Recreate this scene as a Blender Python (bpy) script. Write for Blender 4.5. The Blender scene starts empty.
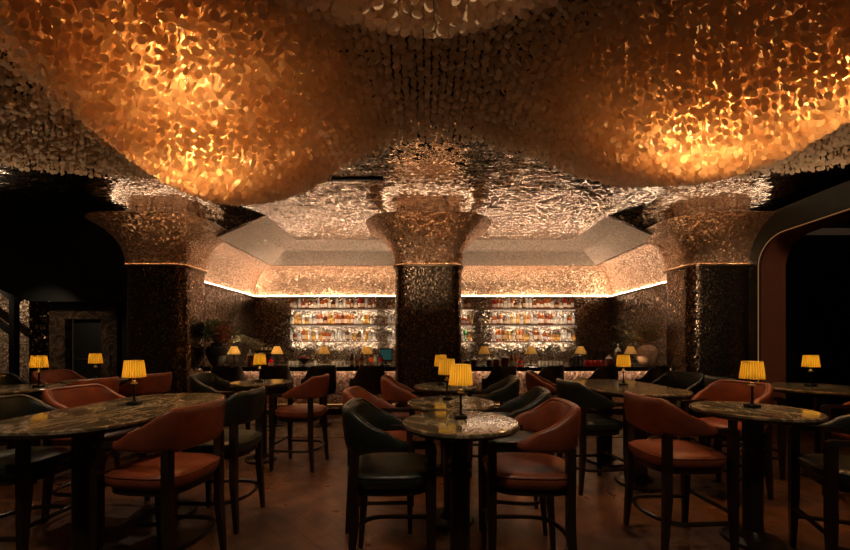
import bpy, bmesh, math, random
import numpy as np
from mathutils import Vector, Matrix
random.seed(7); RNG = np.random.default_rng(7)
PI = math.pi
S = bpy.context.scene
COL = S.collection
F = 376.0; CX = 425.0; CY = 343.0; CAMZ = 1.6

def px(x, y, z):            # a pixel and a height to a floor position
    D = F*(CAMZ-z)/(y-CY)
    return ((x-CX)/F*D, D)

# ------------------------------------------------------------------ materials
def new_mat(name):
    m = bpy.data.materials.new(name); m.use_nodes = True
    nt = m.node_tree; nt.nodes.clear()
    out = nt.nodes.new('ShaderNodeOutputMaterial')
    return m, nt, out
def N(nt, t, **kw):
    n = nt.nodes.new(t)
    for k, v in kw.items():
        if k in n.inputs: n.inputs[k].default_value = v
        else: setattr(n, k, v)
    return n
def rgb(c): return (c[0], c[1], c[2], 1.0)
def bsdf(nt, out, color=(.5,.5,.5), rough=.5, metal=0.0, **kw):
    b = nt.nodes.new('ShaderNodeBsdfPrincipled')
    b.inputs['Base Color'].default_value = rgb(color)
    b.inputs['Roughness'].default_value = rough
    b.inputs['Metallic'].default_value = metal
    for k, v in kw.items(): b.inputs[k].default_value = v
    nt.links.new(b.outputs[0], out.inputs['Surface'])
    return b
def pos(nt, scale=(1,1,1), obj=False):
    if obj:
        g = N(nt, 'ShaderNodeTexCoord').outputs['Object']
    else:
        g = N(nt, 'ShaderNodeNewGeometry').outputs['Position']
    mp = N(nt, 'ShaderNodeMapping'); mp.inputs['Scale'].default_value = scale
    nt.links.new(g, mp.inputs['Vector'])
    return mp.outputs[0]
def ramp(nt, fac, stops):
    r = N(nt, 'ShaderNodeValToRGB'); e = r.color_ramp.elements
    while len(e) > 1: e.remove(e[-1])
    e[0].position = stops[0][0]; e[0].color = rgb(stops[0][1])
    for p, c in stops[1:]:
        q = e.new(p); q.color = rgb(c)
    nt.links.new(fac, r.inputs[0])
    return r.outputs[0]

def plain(name, color, rough=.5, metal=0.0, bump=0.0, bscale=60, var=.12, **kw):
    m, nt, out = new_mat(name)
    b = bsdf(nt, out, color, rough, metal, **kw)
    n = N(nt, 'ShaderNodeTexNoise'); n.inputs['Scale'].default_value = 9; n.inputs['Detail'].default_value = 4
    nt.links.new(pos(nt, obj=True), n.inputs['Vector'])
    c2 = tuple(c*(1-var) for c in color); c3 = tuple(min(1, c*(1+var)) for c in color)
    nt.links.new(ramp(nt, n.outputs['Fac'], [(.3, c2), (.7, c3)]), b.inputs['Base Color'])
    if bump:
        n2 = N(nt, 'ShaderNodeTexNoise'); n2.inputs['Scale'].default_value = bscale
        nt.links.new(pos(nt, obj=True), n2.inputs['Vector'])
        bp = N(nt, 'ShaderNodeBump'); bp.inputs['Strength'].default_value = bump; bp.inputs['Distance'].default_value = .01
        nt.links.new(n2.outputs['Fac'], bp.inputs['Height']); nt.links.new(bp.outputs[0], b.inputs['Normal'])
    return m

def mosaic(name, stops, rough, cell, tilt, metal=1.0, vscale=1.0, drift=0.0, drift_scale=(1,1,1)):
    """metal tesserae: each cell has its own colour and its own small tilt"""
    m, nt, out = new_mat(name)
    b = bsdf(nt, out, (.5,.5,.5), rough, metal)
    v = N(nt, 'ShaderNodeTexVoronoi'); v.inputs['Scale'].default_value = 1.0
    s = 1.0/cell
    nt.links.new(pos(nt, (s, s, s*vscale)), v.inputs['Vector'])
    sep = N(nt, 'ShaderNodeSeparateColor'); nt.links.new(v.outputs['Color'], sep.inputs[0])
    nt.links.new(ramp(nt, sep.outputs[0], stops), b.inputs['Base Color'])
    sub = N(nt, 'ShaderNodeVectorMath', operation='SUBTRACT'); sub.inputs[1].default_value = (.5,.5,.5)
    nt.links.new(v.outputs['Color'], sub.inputs[0])
    sc = N(nt, 'ShaderNodeVectorMath', operation='SCALE'); sc.inputs['Scale'].default_value = tilt
    nt.links.new(sub.outputs[0], sc.inputs[0])
    g = N(nt, 'ShaderNodeNewGeometry')
    ad = N(nt, 'ShaderNodeVectorMath', operation='ADD')
    nt.links.new(g.outputs['Normal'], ad.inputs[0]); nt.links.new(sc.outputs[0], ad.inputs[1])
    last = ad.outputs[0]
    if drift:
        n = N(nt, 'ShaderNodeTexNoise'); n.inputs['Scale'].default_value = 1.0; n.inputs['Detail'].default_value = 3
        nt.links.new(pos(nt, drift_scale), n.inputs['Vector'])
        s2 = N(nt, 'ShaderNodeVectorMath', operation='SUBTRACT'); s2.inputs[1].default_value = (.5,.5,.5)
        nt.links.new(n.outputs['Color'], s2.inputs[0])
        s3 = N(nt, 'ShaderNodeVectorMath', operation='SCALE'); s3.inputs['Scale'].default_value = drift
        nt.links.new(s2.outputs[0], s3.inputs[0])
        a2 = N(nt, 'ShaderNodeVectorMath', operation='ADD')
        nt.links.new(last, a2.inputs[0]); nt.links.new(s3.outputs[0], a2.inputs[1]); last = a2.outputs[0]
    nm = N(nt, 'ShaderNodeVectorMath', operation='NORMALIZE'); nt.links.new(last, nm.inputs[0])
    nt.links.new(nm.outputs[0], b.inputs['Normal'])
    return m

def emit(name, color, strength):
    m, nt, out = new_mat(name)
    e = N(nt, 'ShaderNodeEmission'); e.inputs['Color'].default_value = rgb(color); e.inputs['Strength'].default_value = strength
    nt.links.new(e.outputs[0], out.inputs['Surface'])
    return m

M = {}
M['copper'] = mosaic('copper_mosaic', [(0,(.30,.165,.095)),(.45,(.62,.37,.22)),(.85,(.88,.60,.40)),(1,(1,.84,.66))], .40, .026, .70, metal=.85)
M['shaft'] = mosaic('dark_mirror_mosaic', [(0,(.07,.05,.035)),(.7,(.17,.12,.08)),(.93,(.28,.2,.14)),(1,(.7,.5,.34))], .27, .018, .30, vscale=.6)
M['backwall'] = mosaic('dark_bronze_mosaic', [(0,(.085,.06,.042)),(.6,(.19,.137,.095)),(1,(.55,.42,.30))], .30, .03, .6)
M['hammered'] = mosaic('hammered_metal', [(0,(.26,.215,.17)),(.6,(.42,.35,.28)),(1,(.66,.57,.47))], .12, .035, .16, drift=.50, drift_scale=(5,17,9))
M['smooth'] = mosaic('pale_bronze_mosaic', [(0,(.50,.38,.28)),(.6,(.80,.64,.49)),(1,(.92,.78,.62))], .45, .02, .22, metal=.35)
M['barfront'] = mosaic('rose_gold_mosaic', [(0,(.30,.15,.09)),(.5,(.62,.36,.23)),(1,(.95,.68,.48))], .40, .04, .5, metal=.35)
M['softbronze'] = mosaic('soft_bronze_mosaic', [(0,(.10,.07,.045)),(.6,(.22,.15,.10)),(1,(.5,.36,.25))], .45, .035, .5, metal=.35)
M['glitter'] = mosaic('black_glitter_mosaic', [(0,(.02,.015,.01)),(.7,(.05,.04,.03)),(1,(.9,.6,.35))], .14, .05, 1.0)
M['darkpaint'] = plain('dark_brown_paint', (.03,.02,.014), .9)
M['black'] = plain('black_lacquer', (.006,.007,.006), .45)
M['darkgreen'] = plain('dark_green_lacquer', (.05,.06,.05), .34, .3)
M['reveal'] = plain('oxblood_panel', (.13,.040,.020), .38)
M['wood'] = plain('dark_stained_wood', (.018,.010,.007), .28, bump=.1)
M['rust'] = plain('rust_leather', (.20,.050,.022), .36, bump=.25, bscale=90, var=.2)
M['green'] = plain('bottle_green_leather', (.016,.020,.016), .32, bump=.25, bscale=90, var=.2)
M['stool'] = plain('black_leather', (.014,.010,.008), .45, bump=.2)
M['brass'] = plain('aged_brass', (.55,.38,.18), .28, 1.0)
M['steel'] = plain('dark_steel', (.02,.02,.02), .4, .8)
M['chrome'] = plain('polished_metal', (.6,.58,.54), .15, 1.0)
M['bartop'] = plain('black_stone', (.016,.013,.011), .12)
M['shelf'] = plain('bronze_shelf', (.25,.17,.10), .3, 1.0)
M['paper'] = plain('paper_label', (.82,.76,.66), .6)
M['cap'] = plain('bottle_cap', (.05,.035,.03), .4)
M['terra'] = plain('weathered_clay', (.46,.27,.16), .75, bump=.6, bscale=14, var=.3)
M['blackclay'] = plain('black_clay', (.022,.019,.017), .55, bump=.5, bscale=20)
M['leaf'] = plain('green_leaf', (.10,.15,.05), .5, var=.4)
M['olive'] = plain('olive_leaf', (.24,.20,.08), .55, var=.4)
M['bloom'] = plain('red_bloom', (.42,.085,.04), .55, var=.4)
M['white'] = plain('white_ceramic', (.75,.70,.62), .35)
M['fruit'] = plain('red_fruit', (.5,.03,.02), .3, var=.3)
M['amberliq'] = plain('dark_syrup', (.10,.03,.015), .12)

def marble(name, a, b_, c, scale=2.2, rough=.07):
    m, nt, out = new_mat(name)
    b = bsdf(nt, out, a, rough, **{'Specular IOR Level': .32})
    P = pos(nt, (scale, scale*.55, scale), obj=True)
    n = N(nt, 'ShaderNodeTexNoise'); n.inputs['Scale'].default_value = 1.7; n.inputs['Detail'].default_value = 9; n.inputs['Distortion'].default_value = 1.6
    nt.links.new(P, n.inputs['Vector'])
    nt.links.new(ramp(nt, n.outputs['Fac'], [(.30, a), (.46, b_), (.5, c), (.53, b_), (.70, a)]), b.inputs['Base Color'])
    return m
M['marble'] = marble('green_brown_marble', (.060,.050,.034), (.17,.135,.088), (.42,.34,.23), rough=.10)
M['brownmarble'] = marble('brown_wall_marble', (.020,.013,.009), (.060,.038,.024), (.14,.09,.06), 1.4, .25)

def floor_mat():
    m, nt, out = new_mat('parquet')
    b = bsdf(nt, out, (.1,.05,.03), .30)
    P = N(nt, 'ShaderNodeNewGeometry').outputs['Position']
    mp = N(nt, 'ShaderNodeMapping'); mp.inputs['Rotation'].default_value = (0,0,math.radians(45))
    nt.links.new(P, mp.inputs['Vector'])
    br = N(nt, 'ShaderNodeTexBrick'); br.inputs['Scale'].default_value = 1.0
    br.inputs['Brick Width'].default_value = .62; br.inputs['Row Height'].default_value = .15; br.inputs['Mortar Size'].default_value = .003
    br.inputs['Color1'].default_value = rgb((.150,.072,.046)); br.inputs['Color2'].default_value = rgb((.105,.049,.031)); br.inputs['Mortar'].default_value = rgb((.03,.014,.01))
    nt.links.new(mp.outputs[0], br.inputs['Vector'])
    n = N(nt, 'ShaderNodeTexNoise'); n.inputs['Scale'].default_value = 3.2; n.inputs['Detail'].default_value = 8; n.inputs['Distortion'].default_value = .8
    nt.links.new(P, n.inputs['Vector'])
    mx = N(nt, 'ShaderNodeMix', data_type='RGBA', blend_type='MULTIPLY'); mx.inputs['Factor'].default_value = 1
    nt.links.new(br.outputs['Color'], mx.inputs['A']); nt.links.new(ramp(nt, n.outputs['Fac'], [(.3,(.45,.45,.45)),(.7,(1.25,1.2,1.1))]), mx.inputs['B'])
    nt.links.new(mx.outputs['Result'], b.inputs['Base Color'])
    nt.links.new(ramp(nt, n.outputs['Fac'], [(.3,(.42,.42,.42)),(.7,(.26,.26,.26))]), b.inputs['Roughness'])
    return m
M['floor'] = floor_mat()
M['pale_marble'] = marble('pale_floor_marble', (.16,.10,.065), (.24,.16,.10), (.34,.25,.17), 1.2, .2)

def shell_mat():
    m, nt, out = new_mat('capiz_shell')
    ob = N(nt, 'ShaderNodeNewGeometry')
    n = N(nt, 'ShaderNodeTexNoise'); n.inputs['Scale'].default_value = 7
    nt.links.new(ob.outputs['Position'], n.inputs['Vector'])
    c = ramp(nt, n.outputs['Fac'], [(.3,(.74,.55,.35)),(.7,(.88,.70,.50))])
    d = N(nt, 'ShaderNodeBsdfPrincipled'); d.inputs['Roughness'].default_value = .32
    nt.links.new(c, d.inputs['Base Color'])
    t = N(nt, 'ShaderNodeBsdfTranslucent')
    nt.links.new(c, t.inputs['Color'])
    mx = N(nt, 'ShaderNodeMixShader'); mx.inputs[0].default_value = .60
    nt.links.new(d.outputs[0], mx.inputs[1]); nt.links.new(t.outputs[0], mx.inputs[2])
    nt.links.new(mx.outputs[0], out.inputs['Surface'])
    return m
M['shell'] = shell_mat()
def shade_mat(name, col, folds=26):
    m, nt, out = new_mat(name)
    sp = N(nt, 'ShaderNodeSeparateXYZ'); nt.links.new(N(nt, 'ShaderNodeTexCoord').outputs['Object'], sp.inputs[0])
    at_ = N(nt, 'ShaderNodeMath', operation='ARCTAN2'); nt.links.new(sp.outputs['Y'], at_.inputs[0]); nt.links.new(sp.outputs['X'], at_.inputs[1])
    mu = N(nt, 'ShaderNodeMath', operation='MULTIPLY'); mu.inputs[1].default_value = folds; nt.links.new(at_.outputs[0], mu.inputs[0])
    cs = N(nt, 'ShaderNodeMath', operation='COSINE'); nt.links.new(mu.outputs[0], cs.inputs[0])
    ma = N(nt, 'ShaderNodeMath', operation='MULTIPLY_ADD'); ma.inputs[1].default_value = .5; ma.inputs[2].default_value = .5; nt.links.new(cs.outputs[0], ma.inputs[0])
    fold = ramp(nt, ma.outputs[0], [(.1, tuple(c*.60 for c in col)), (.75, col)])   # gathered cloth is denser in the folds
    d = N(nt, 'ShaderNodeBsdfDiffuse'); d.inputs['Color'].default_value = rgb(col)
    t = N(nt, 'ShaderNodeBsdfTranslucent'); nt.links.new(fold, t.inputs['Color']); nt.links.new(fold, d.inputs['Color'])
    mx = N(nt, 'ShaderNodeMixShader'); mx.inputs[0].default_value = .6
    nt.links.new(d.outputs[0], mx.inputs[1]); nt.links.new(t.outputs[0], mx.inputs[2])
    nt.links.new(mx.outputs[0], out.inputs['Surface'])
    return m
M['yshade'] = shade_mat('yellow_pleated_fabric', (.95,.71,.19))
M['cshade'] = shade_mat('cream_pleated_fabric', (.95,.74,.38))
def glass(name, col, tr=.62):
    m, nt, out = new_mat(name)
    t = N(nt, 'ShaderNodeBsdfTransparent'); t.inputs['Color'].default_value = rgb(col)
    g = N(nt, 'ShaderNodeBsdfPrincipled'); g.inputs['Base Color'].default_value = rgb(col); g.inputs['Roughness'].default_value = .12
    tl = N(nt, 'ShaderNodeBsdfTranslucent'); tl.inputs['Color'].default_value = rgb(col)
    m1 = N(nt, 'ShaderNodeMixShader'); m1.inputs[0].default_value = .55
    nt.links.new(g.outputs[0], m1.inputs[1]); nt.links.new(tl.outputs[0], m1.inputs[2])
    m2 = N(nt, 'ShaderNodeMixShader'); m2.inputs[0].default_value = tr
    nt.links.new(m1.outputs[0], m2.inputs[1]); nt.links.new(t.outputs[0], m2.inputs[2])
    nt.links.new(m2.outputs[0], out.inputs['Surface'])
    return m
GL = {'amber': glass('amber_spirit_glass', (.80,.28,.06)), 'clear': glass('clear_glass', (.93,.90,.86), .5), 'gold': glass('golden_spirit_glass', (.92,.60,.16)),
      'brown': glass('dark_brown_glass', (.22,.07,.03), .4), 'green': glass('green_glass', (.12,.55,.16), .5), 'red': glass('red_glass', (.80,.07,.05), .5)}
M['led'] = emit('warm_led', (1,.76,.54), 62.0)
M['seam_led'] = emit('seam_led', (1,.56,.27), 30.0)
M['up_led'] = emit('uplight_led', (1,.72,.48), 9.0)
M['led_dim'] = emit('warm_led_dim', (1,.42,.14), .30)
M['shelf_led'] = emit('shelf_led', (1,.82,.62), 6)
M['under_led'] = emit('under_shelf_led', (1,.78,.55), .75)
M['shelf_front'] = emit('shelf_front_led', (1,.86,.70), 110.0)
M['led_bar'] = emit('under_bar_led', (1,.72,.50), 16)
M['screen'] = emit('lit_screen', (.25,.75,.62), .05)

# ------------------------------------------------------------------ mesh builder
class MB:
    def __init__(s): s.v = []; s.f = []; s.m = []; s.mi = 0
    def add(s, vs, fs):
        o = len(s.v); s.v += [tuple(v) for v in vs]; s.f += [tuple(i+o for i in f) for f in fs]; s.m += [s.mi]*len(fs); return s
    def box(s, x0, x1, y0, y1, z0, z1):
        vs = [(x,y,z) for z in (z0,z1) for y in (y0,y1) for x in (x0,x1)]
        return s.add(vs, [(0,2,3,1),(4,5,7,6),(0,1,5,4),(2,6,7,3),(0,4,6,2),(1,3,7,5)])
    def bbox(s, x0, x1, y0, y1, z0, z1, b=.01):       # box with chamfered edges along its height
        b = min(b, (x1-x0)/2.1, (y1-y0)/2.1, (z1-z0)/2.1)
        def ring(i, z): return [(x0+i+b,y0+i,z),(x1-i-b,y0+i,z),(x1-i,y0+i+b,z),(x1-i,y1-i-b,z),(x1-i-b,y1-i,z),(x0+i+b,y1-i,z),(x0+i,y1-i-b,z),(x0+i,y0+i+b,z)]
        return s.rings([ring(b,z0), ring(0,z0+b), ring(0,z1-b), ring(b,z1)])
    def rings(s, R, cap=True, close=True):
        n = len(R[0]); vs = [p for r in R for p in r]; fs = []
        for k in range(len(R)-1):
            for i in range(n if close else n-1):
                j = (i+1) % n
                fs.append((k*n+i, k*n+j, (k+1)*n+j, (k+1)*n+i))
        if cap:
            fs.append(tuple(range(n))[::-1]); fs.append(tuple((len(R)-1)*n+i for i in range(n)))
        return s.add(vs, fs)
    def lathe(s, prof, n=24, c=(0,0,0), cap=True, wave=None):
        R = []
        for r, z in prof:
            ring = []
            for i in range(n):
                a = 2*PI*i/n; rr = r*(wave(a) if wave else 1)
                ring.append((c[0]+rr*math.cos(a), c[1]+rr*math.sin(a), c[2]+z))
            R.append(ring)
        return s.rings(R, cap)
    def tube(s, pts, r, n=8, taper=None, closed=False):
        pts = [Vector(p) for p in pts]; R = []
        L = len(pts)
        for i, p in enumerate(pts):
            a = pts[(i-1) % L] if (closed or i) else p; b = pts[(i+1) % L] if (closed or i < L-1) else p
            t = (b-a).normalized()
            u = t.cross(Vector((0,0,1)))
            if u.length < .05: u = t.cross(Vector((0,1,0)))
            u.normalize(); w = u.cross(t)
            rr = r if taper is None else r*(1+(taper-1)*i/(L-1))
            R.append([tuple(p+u*rr*math.cos(2*PI*k/n)+w*rr*math.sin(2*PI*k/n)) for k in range(n)])
        if closed: R.append(R[0]); return s.rings(R, False)
        return s.rings(R)
    def build(s, name, mat, parent=None, smooth=True, angle=35):
        me = bpy.data.meshes.new(name); me.from_pydata(s.v, [], s.f)
        mats = mat if isinstance(mat, (list, tuple)) else [mat]
        for m in mats: me.materials.append(m)
        if len(mats) > 1: me.polygons.foreach_set('material_index', s.m)
        bm = bmesh.new(); bm.from_mesh(me); bmesh.ops.recalc_face_normals(bm, faces=bm.faces)
        if smooth:
            lim = math.radians(angle)
            for f in bm.faces: f.smooth = True
            for e in bm.edges:
                if len(e.link_faces) == 2 and e.calc_face_angle(0) > lim: e.smooth = False
        bm.to_mesh(me); bm.free()
        o = bpy.data.objects.new(name, me); COL.objects.link(o)
        if parent: o.parent = parent
        return o

def tag(o, label=None, cat=None, group=None, kind=None):
    if label: o['label'] = label
    if cat: o['category'] = cat
    if group: o['group'] = group
    if kind: o['kind'] = kind
    return o
def empty(name, loc=(0,0,0), rz=0, **kw):
    o = bpy.data.objects.new(name, None); COL.objects.link(o); o.location = loc; o.rotation_euler = (0,0,rz)
    o.empty_display_size = .1
    return tag(o, **kw)
def kids(o): return [c for c in COL.objects if c.parent == o]
KIDS = {}
def copy_tree(o, loc=None, rz=None, parent=None, **kw):
    if o.name not in KIDS: KIDS[o.name] = kids(o)
    c = o.copy(); COL.objects.link(c); c.parent = parent
    if loc is not None: c.location = loc
    if rz is not None: c.rotation_euler = (0,0,rz)
    for ch in KIDS[o.name]: copy_tree(ch, parent=c)
    return tag(c, **kw)

def rrect(hx, hy, r, n=8, cx=0, cy=0):
    P = []
    for qx, qy, a0 in ((1,1,0),(-1,1,90),(-1,-1,180),(1,-1,270)):
        for k in range(n+1):
            a = math.radians(a0+90*k/n)
            P.append((cx+qx*(hx-r)+r*math.cos(a), cy+qy*(hy-r)+r*math.sin(a)))
    return P
def rot2(p, a): return (p[0]*math.cos(a)-p[1]*math.sin(a), p[0]*math.sin(a)+p[1]*math.cos(a))

# ------------------------------------------------------------------ room shell
CEIL = 4.35; YB = 12.0; XL = -5.43; XR = 5.94; YA = 8.2
o = MB().box(-13, 12, -1.2, 12.2, -.1, 0).build('floor', M['floor'], smooth=False)
tag(o, 'dark reddish brown parquet floor', 'floor', kind='structure')
o = MB().box(-4.9, 5.4, 6.35, 7.85, 0, .012).build('floor_marble_strip', M['pale_marble'], smooth=False)
tag(o, 'pale marble floor strip in front of the bar', 'floor', kind='structure')

# ceiling as a slab with the alcove's coved part left open
mb = MB()
OFF = 2.0
mb.box(-13, 12, 4.2, YA, CEIL, CEIL+.1)
mb.box(-13, XL+OFF-.9, YA, 9.0, CEIL, CEIL+.1)
mb.box(XR-OFF+.9, 12, YA, 9.0, CEIL, CEIL+.1)
mb.box(XL+OFF-.95, XR-OFF+.95, YA, YB-OFF+.05, CEIL, CEIL+.1)
o = mb.build('ceiling', M['hammered'], smooth=False); tag(o, 'rippled hammered metal ceiling', 'ceiling', kind='structure')
o = MB().box(-1.75, -.70, 6.26, 6.30, CEIL-.03, CEIL+.05).build('trim_1', M['black'], smooth=False); tag(o, 'thin black edge strip where the metal ceiling begins', 'trim', kind='structure')

o = MB().box(-13, 12, -1.2, 4.2, CEIL+.05, CEIL+.15).build('ceiling_dark', M['darkpaint'], smooth=False); tag(o, 'matt dark brown ceiling above the shell chandelier', 'ceiling', kind='structure')
# alcove walls
o = MB().box(XL-.1, XR+.1, YB, YB+.1, 0, 3.07).build('wall_back', M['backwall'], smooth=False); tag(o, 'dark bronze mosaic wall behind the bar', 'wall', kind='structure')
o = MB().box(XL-.1, XL, YA, YB, 0, 3.07).build('wall_left', M['backwall'], smooth=False); tag(o, 'dark bronze mosaic side wall left of the bar', 'wall', kind='structure')
o = MB().box(XR, XR+.1, YA, YB, 0, 3.07).build('wall_right', M['backwall'], smooth=False); tag(o, 'dark bronze mosaic side wall right of the bar', 'wall', kind='structure')
# cove: (inward offset, height)
def cove_ring(off, z): return [(XL+off, YA, z), (XL+off, YB-off, z), (XR-off, YB-off, z), (XR-off, YA, z)]
lowp = []
for k in range(11):
    t = k/10; lowp.append((.86*(1-math.cos(t*PI/2))**1.05 , 3.09+.80*math.sin(t*PI/2*.97)))
upp = []
for k in range(9):
    t = k/8; upp.append((.90+1.10*t, 3.90+(CEIL-3.90)*(.85*t+.15*math.sin(t*PI/2))))
def sheet(name, prof, mat, label):
    R = [cove_ring(a, b) for a, b in prof]
    # thickness: mirrored outer rings
    b = MB(); b.rings(R, cap=False, close=False)
    b.rings([cove_ring(a-.04, c+.05) for a, c in prof], cap=False, close=False)
    o = b.build(name, mat, angle=30); tag(o, label, 'ceiling', kind='structure'); return o
sheet('ceiling_cove_mosaic', lowp, M['copper'], 'curved copper mosaic cove above the bar walls')
sheet('ceiling_cove_smooth', upp, M['smooth'], 'smooth bronze upper cove between mosaic and hammered ceiling')
# spandrels closing the cove towards the room
def spandrel(side, name, label):
    prof = lowp+upp; P = [((XL+a) if side < 0 else (XR-a), z) for a, z in prof]
    top = [(P[-1][0], CEIL+.05), (P[0][0]+side*.4, CEIL+.05), (P[0][0]+side*.4, P[0][1])]
    poly = P+top; b = MB()
    b.rings([[(x, YA-.10, z) for x, z in poly], [(x, YA, z) for x, z in poly]])
    o = b.build(name, M['hammered'], smooth=False); tag(o, label, 'wall', kind='structure')
spandrel(-1, 'wall_spandrel_left', 'hammered metal arch end left of the bar alcove')
spandrel(1, 'wall_spandrel_right', 'hammered metal arch end right of the bar alcove')

# slim ledge the light strips lie on
lg = MB()
for bx in ((XL, XR, YB-.072, YB, 3.05, 3.072), (XL, XL+.072, YA, YB-.072, 3.05, 3.072), (XR-.072, XR, YA, YB-.072, 3.05, 3.072),
           (XL+.064, XR-.064, YB-.072, YB-.066, 3.072, 3.082), (XL+.066, XL+.072, YA, YB-.066, 3.072, 3.082), (XR-.072, XR-.066, YA, YB-.066, 3.072, 3.082)): lg.box(*bx)
o = lg.build('trim_2', M['shelf'], smooth=False); tag(o, 'slim bronze ledge under the cove light strips', 'trim', kind='structure')
# cove light strips
def strip(pts, w, mat, label, name='light_strip'):
    o = MB().tube(pts, w, 6).build(name, mat); return tag(o, label, 'light strip', 'warm light strips around the bar alcove')
strip([(XL+.05, YB-.05, 3.083), (XR-.05, YB-.05, 3.085)], .009, M['led'], 'long straight warm light strip along the top of the back bar wall')
strip([(XL+.05, YA+.02, 3.083), (XL+.05, YB-.08, 3.085)], .009, M['led'], 'warm light strip running back along the left alcove wall')
strip([(XR-.05, YA+.02, 3.083), (XR-.05, YB-.08, 3.085)], .009, M['led'], 'warm light strip running back along the right alcove wall')

# ------------------------------------------------------------------ pillars
def pillar(cx, cy, hx, hy, zs, label):
    root = empty('pillar', (cx, cy, 0), label=label, cat='pillar', kind='structure')
    r = .24
    b = MB(); b.rings([[(x, y, z) for x, y in rrect(hx, hy, r)] for z in (0.0, zs-.02)]); b.build('shaft', M['shaft'], root)
    b = MB(); b.rings([[(x, y, z) for x, y in rrect(hx+.02, hy+.02, r)] for z in (0, .12)]); b.build('plinth', M['wood'], root)
    R = []
    n = 16
    ztop = 4.05
    for k in range(n+1):
        t = k/n; off = .58*t**2.3; z = zs+.02+(ztop-zs-.02)*(1-(1-t)**1.12)
        R.append([(x, y, z) for x, y in rrect(hx+.02+off, hy+.02+off, r+off*.9)])
    R.append([(x, y, ztop+.02) for x, y in rrect(hx+.56, hy+.56, r+.5)])
    R.append([(x, y, ztop+.02) for x, y in rrect(hx+.05, hy+.05, r)])
    MB().rings(R).build('capital', M['copper'], root)
    b = MB(); b.rings([[(x, y, z) for x, y in rrect(hx-.02, hy-.02, r)] for z in (ztop+.02, CEIL)]); b.build('neck', M['copper'], root)
    lip = [[(x, y, z) for x, y in rrect(hx+o_, hy+o_, r)] for o_, z in ((0,zs-.035),(.038,zs-.035),(.038,zs+.008),(.032,zs+.008),(.032,zs-.02),(0,zs-.02))]
    MB().rings(lip).build('seam_lip', M['shelf'], root)
    ring = [(x, y, zs+.001) for x, y in rrect(hx+.019, hy+.019, r)]
    MB().tube(ring, .008, 6, closed=True).build('light_strip', M['seam_led'], root)
    ring = [(x, y, ztop+.05) for x, y in rrect(hx+.22, hy+.22, r+.2)]
    MB().tube(ring, .010, 6, closed=True).build('uplight_strip', M['up_led'], root)
    return root
pillar(.07, 8.05, .69, .45, 3.18, 'central dark mosaic pillar with flared copper capital splitting the bar')
pillar(-5.52, 8.05, .64, .45, 3.18, 'dark mosaic pillar with flared capital at the left end of the bar')
pillar(6.05, 8.05, .70, .45, 3.18, 'dark mosaic pillar with flared capital beside the right archway')

# ------------------------------------------------------------------ right archway
def arch_outline(yf, zt, r, yn=.6, zb=0):
    P = [(yf, zb)]
    for k in range(13):
        a = PI/2*k/12; P.append((yf-r+r*math.cos(a), zt-r+r*math.sin(a)))
    P.append((yn, zt+.02*(yf-yn))); return P
inner = arch_outline(7.40, 3.66, .55); outer = arch_outline(7.72, 4.08, .60)
def arch_part(name, x0, x1, pin, pout, mat, **kw):
    n = len(pin); b = MB(); vs = []; fs = []
    for i in range(n):
        for (x, P) in ((x0, pin), (x0, pout), (x1, pout), (x1, pin)): vs.append((x, P[i][0], P[i][1]))
    for i in range(n-1):
        for k in range(4): fs.append((i*4+k, (i+1)*4+k, (i+1)*4+(k+1) % 4, i*4+(k+1) % 4))
    b.add(vs, fs); return tag(b.build(name, mat), **kw)
arch = empty('wall_right_archway', (0,0,0), label='dark green lacquered archway with rounded corner on the right', cat='archway', kind='structure')
a1 = arch_part('frame', 6.55, 6.62, inner, outer, M['darkgreen']); a1.parent = arch
inner2 = arch_outline(7.38, 3.64, .55)
a2 = arch_part('reveal', 6.60, 7.08, inner2, outer, M['reveal']); a2.parent = arch; a2['label'] = 'oxblood reveal'
a3 = MB().tube([(6.545, y, z) for y, z in arch_outline(7.385, 3.645, .55)], .006, 6).build('edge_strip', M['led_dim'], arch); a3['label'] = 'thin glowing edge strip'
o = MB().box(11.5, 11.6, .0, 12, 0, 4.3).build('wall_right_far', M['black'], smooth=False); tag(o, 'black wall of the room beyond the right archway', 'wall', kind='structure')
o = MB().box(7.1, 11.5, 9.4, 9.5, 0, 4.3).build('wall_right_back', M['black'], smooth=False); tag(o, 'black end wall beyond the right archway', 'wall', kind='structure')

# ------------------------------------------------------------------ left side room
o = MB(); P = [(-13, 3.2), (-10.3, 3.0), (-9.3, 2.58), (-6.25, 2.55), (-6.25, CEIL), (-13, CEIL)]
o.rings([[(x, 8.8, z) for x, z in P], [(x, 9.0, z) for x, z in P]])
o = o.build('wall_left_soffit', M['black'], smooth=False); tag(o, 'black lowered bulkhead above the left side room', 'wall', kind='structure')
o = MB().box(-7.75, XL-.1, 9.5, 9.6, 0, 3.4).build('wall_left_dark', M['black'], smooth=False); tag(o, 'black wall between marble doorway and left pillar', 'wall', kind='structure')
b = MB(); b.box(-9.4, -9.0, 9.4, 9.6, 0, 2.75); b.box(-8.1, -7.7, 9.4, 9.6, 0, 2.75); b.box(-9.0, -8.1, 9.4, 9.6, 2.2, 2.75)
o = b.build('wall_left_marble', M['brownmarble'], smooth=False); tag(o, 'dark brown marble wall around the doorway at left', 'wall', kind='structure')
dr = empty('door_1', (-8.55, 9.62, 0), label='dark closed door inside the brown marble surround', cat='door', kind='structure')
MB().box(-.45, .45, 0, .05, 0, 2.2).build('door_panel', M['black'], dr, smooth=False)
MB().box(-.40, .40, -.03, .0, 1.18, 1.20).build('push_rail', M['brass'], dr, smooth=False)
MB().bbox(.62, .70, -.26, -.22, 1.02, 1.3, .008).build('wall_plate', M['chrome'], dr)
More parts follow.
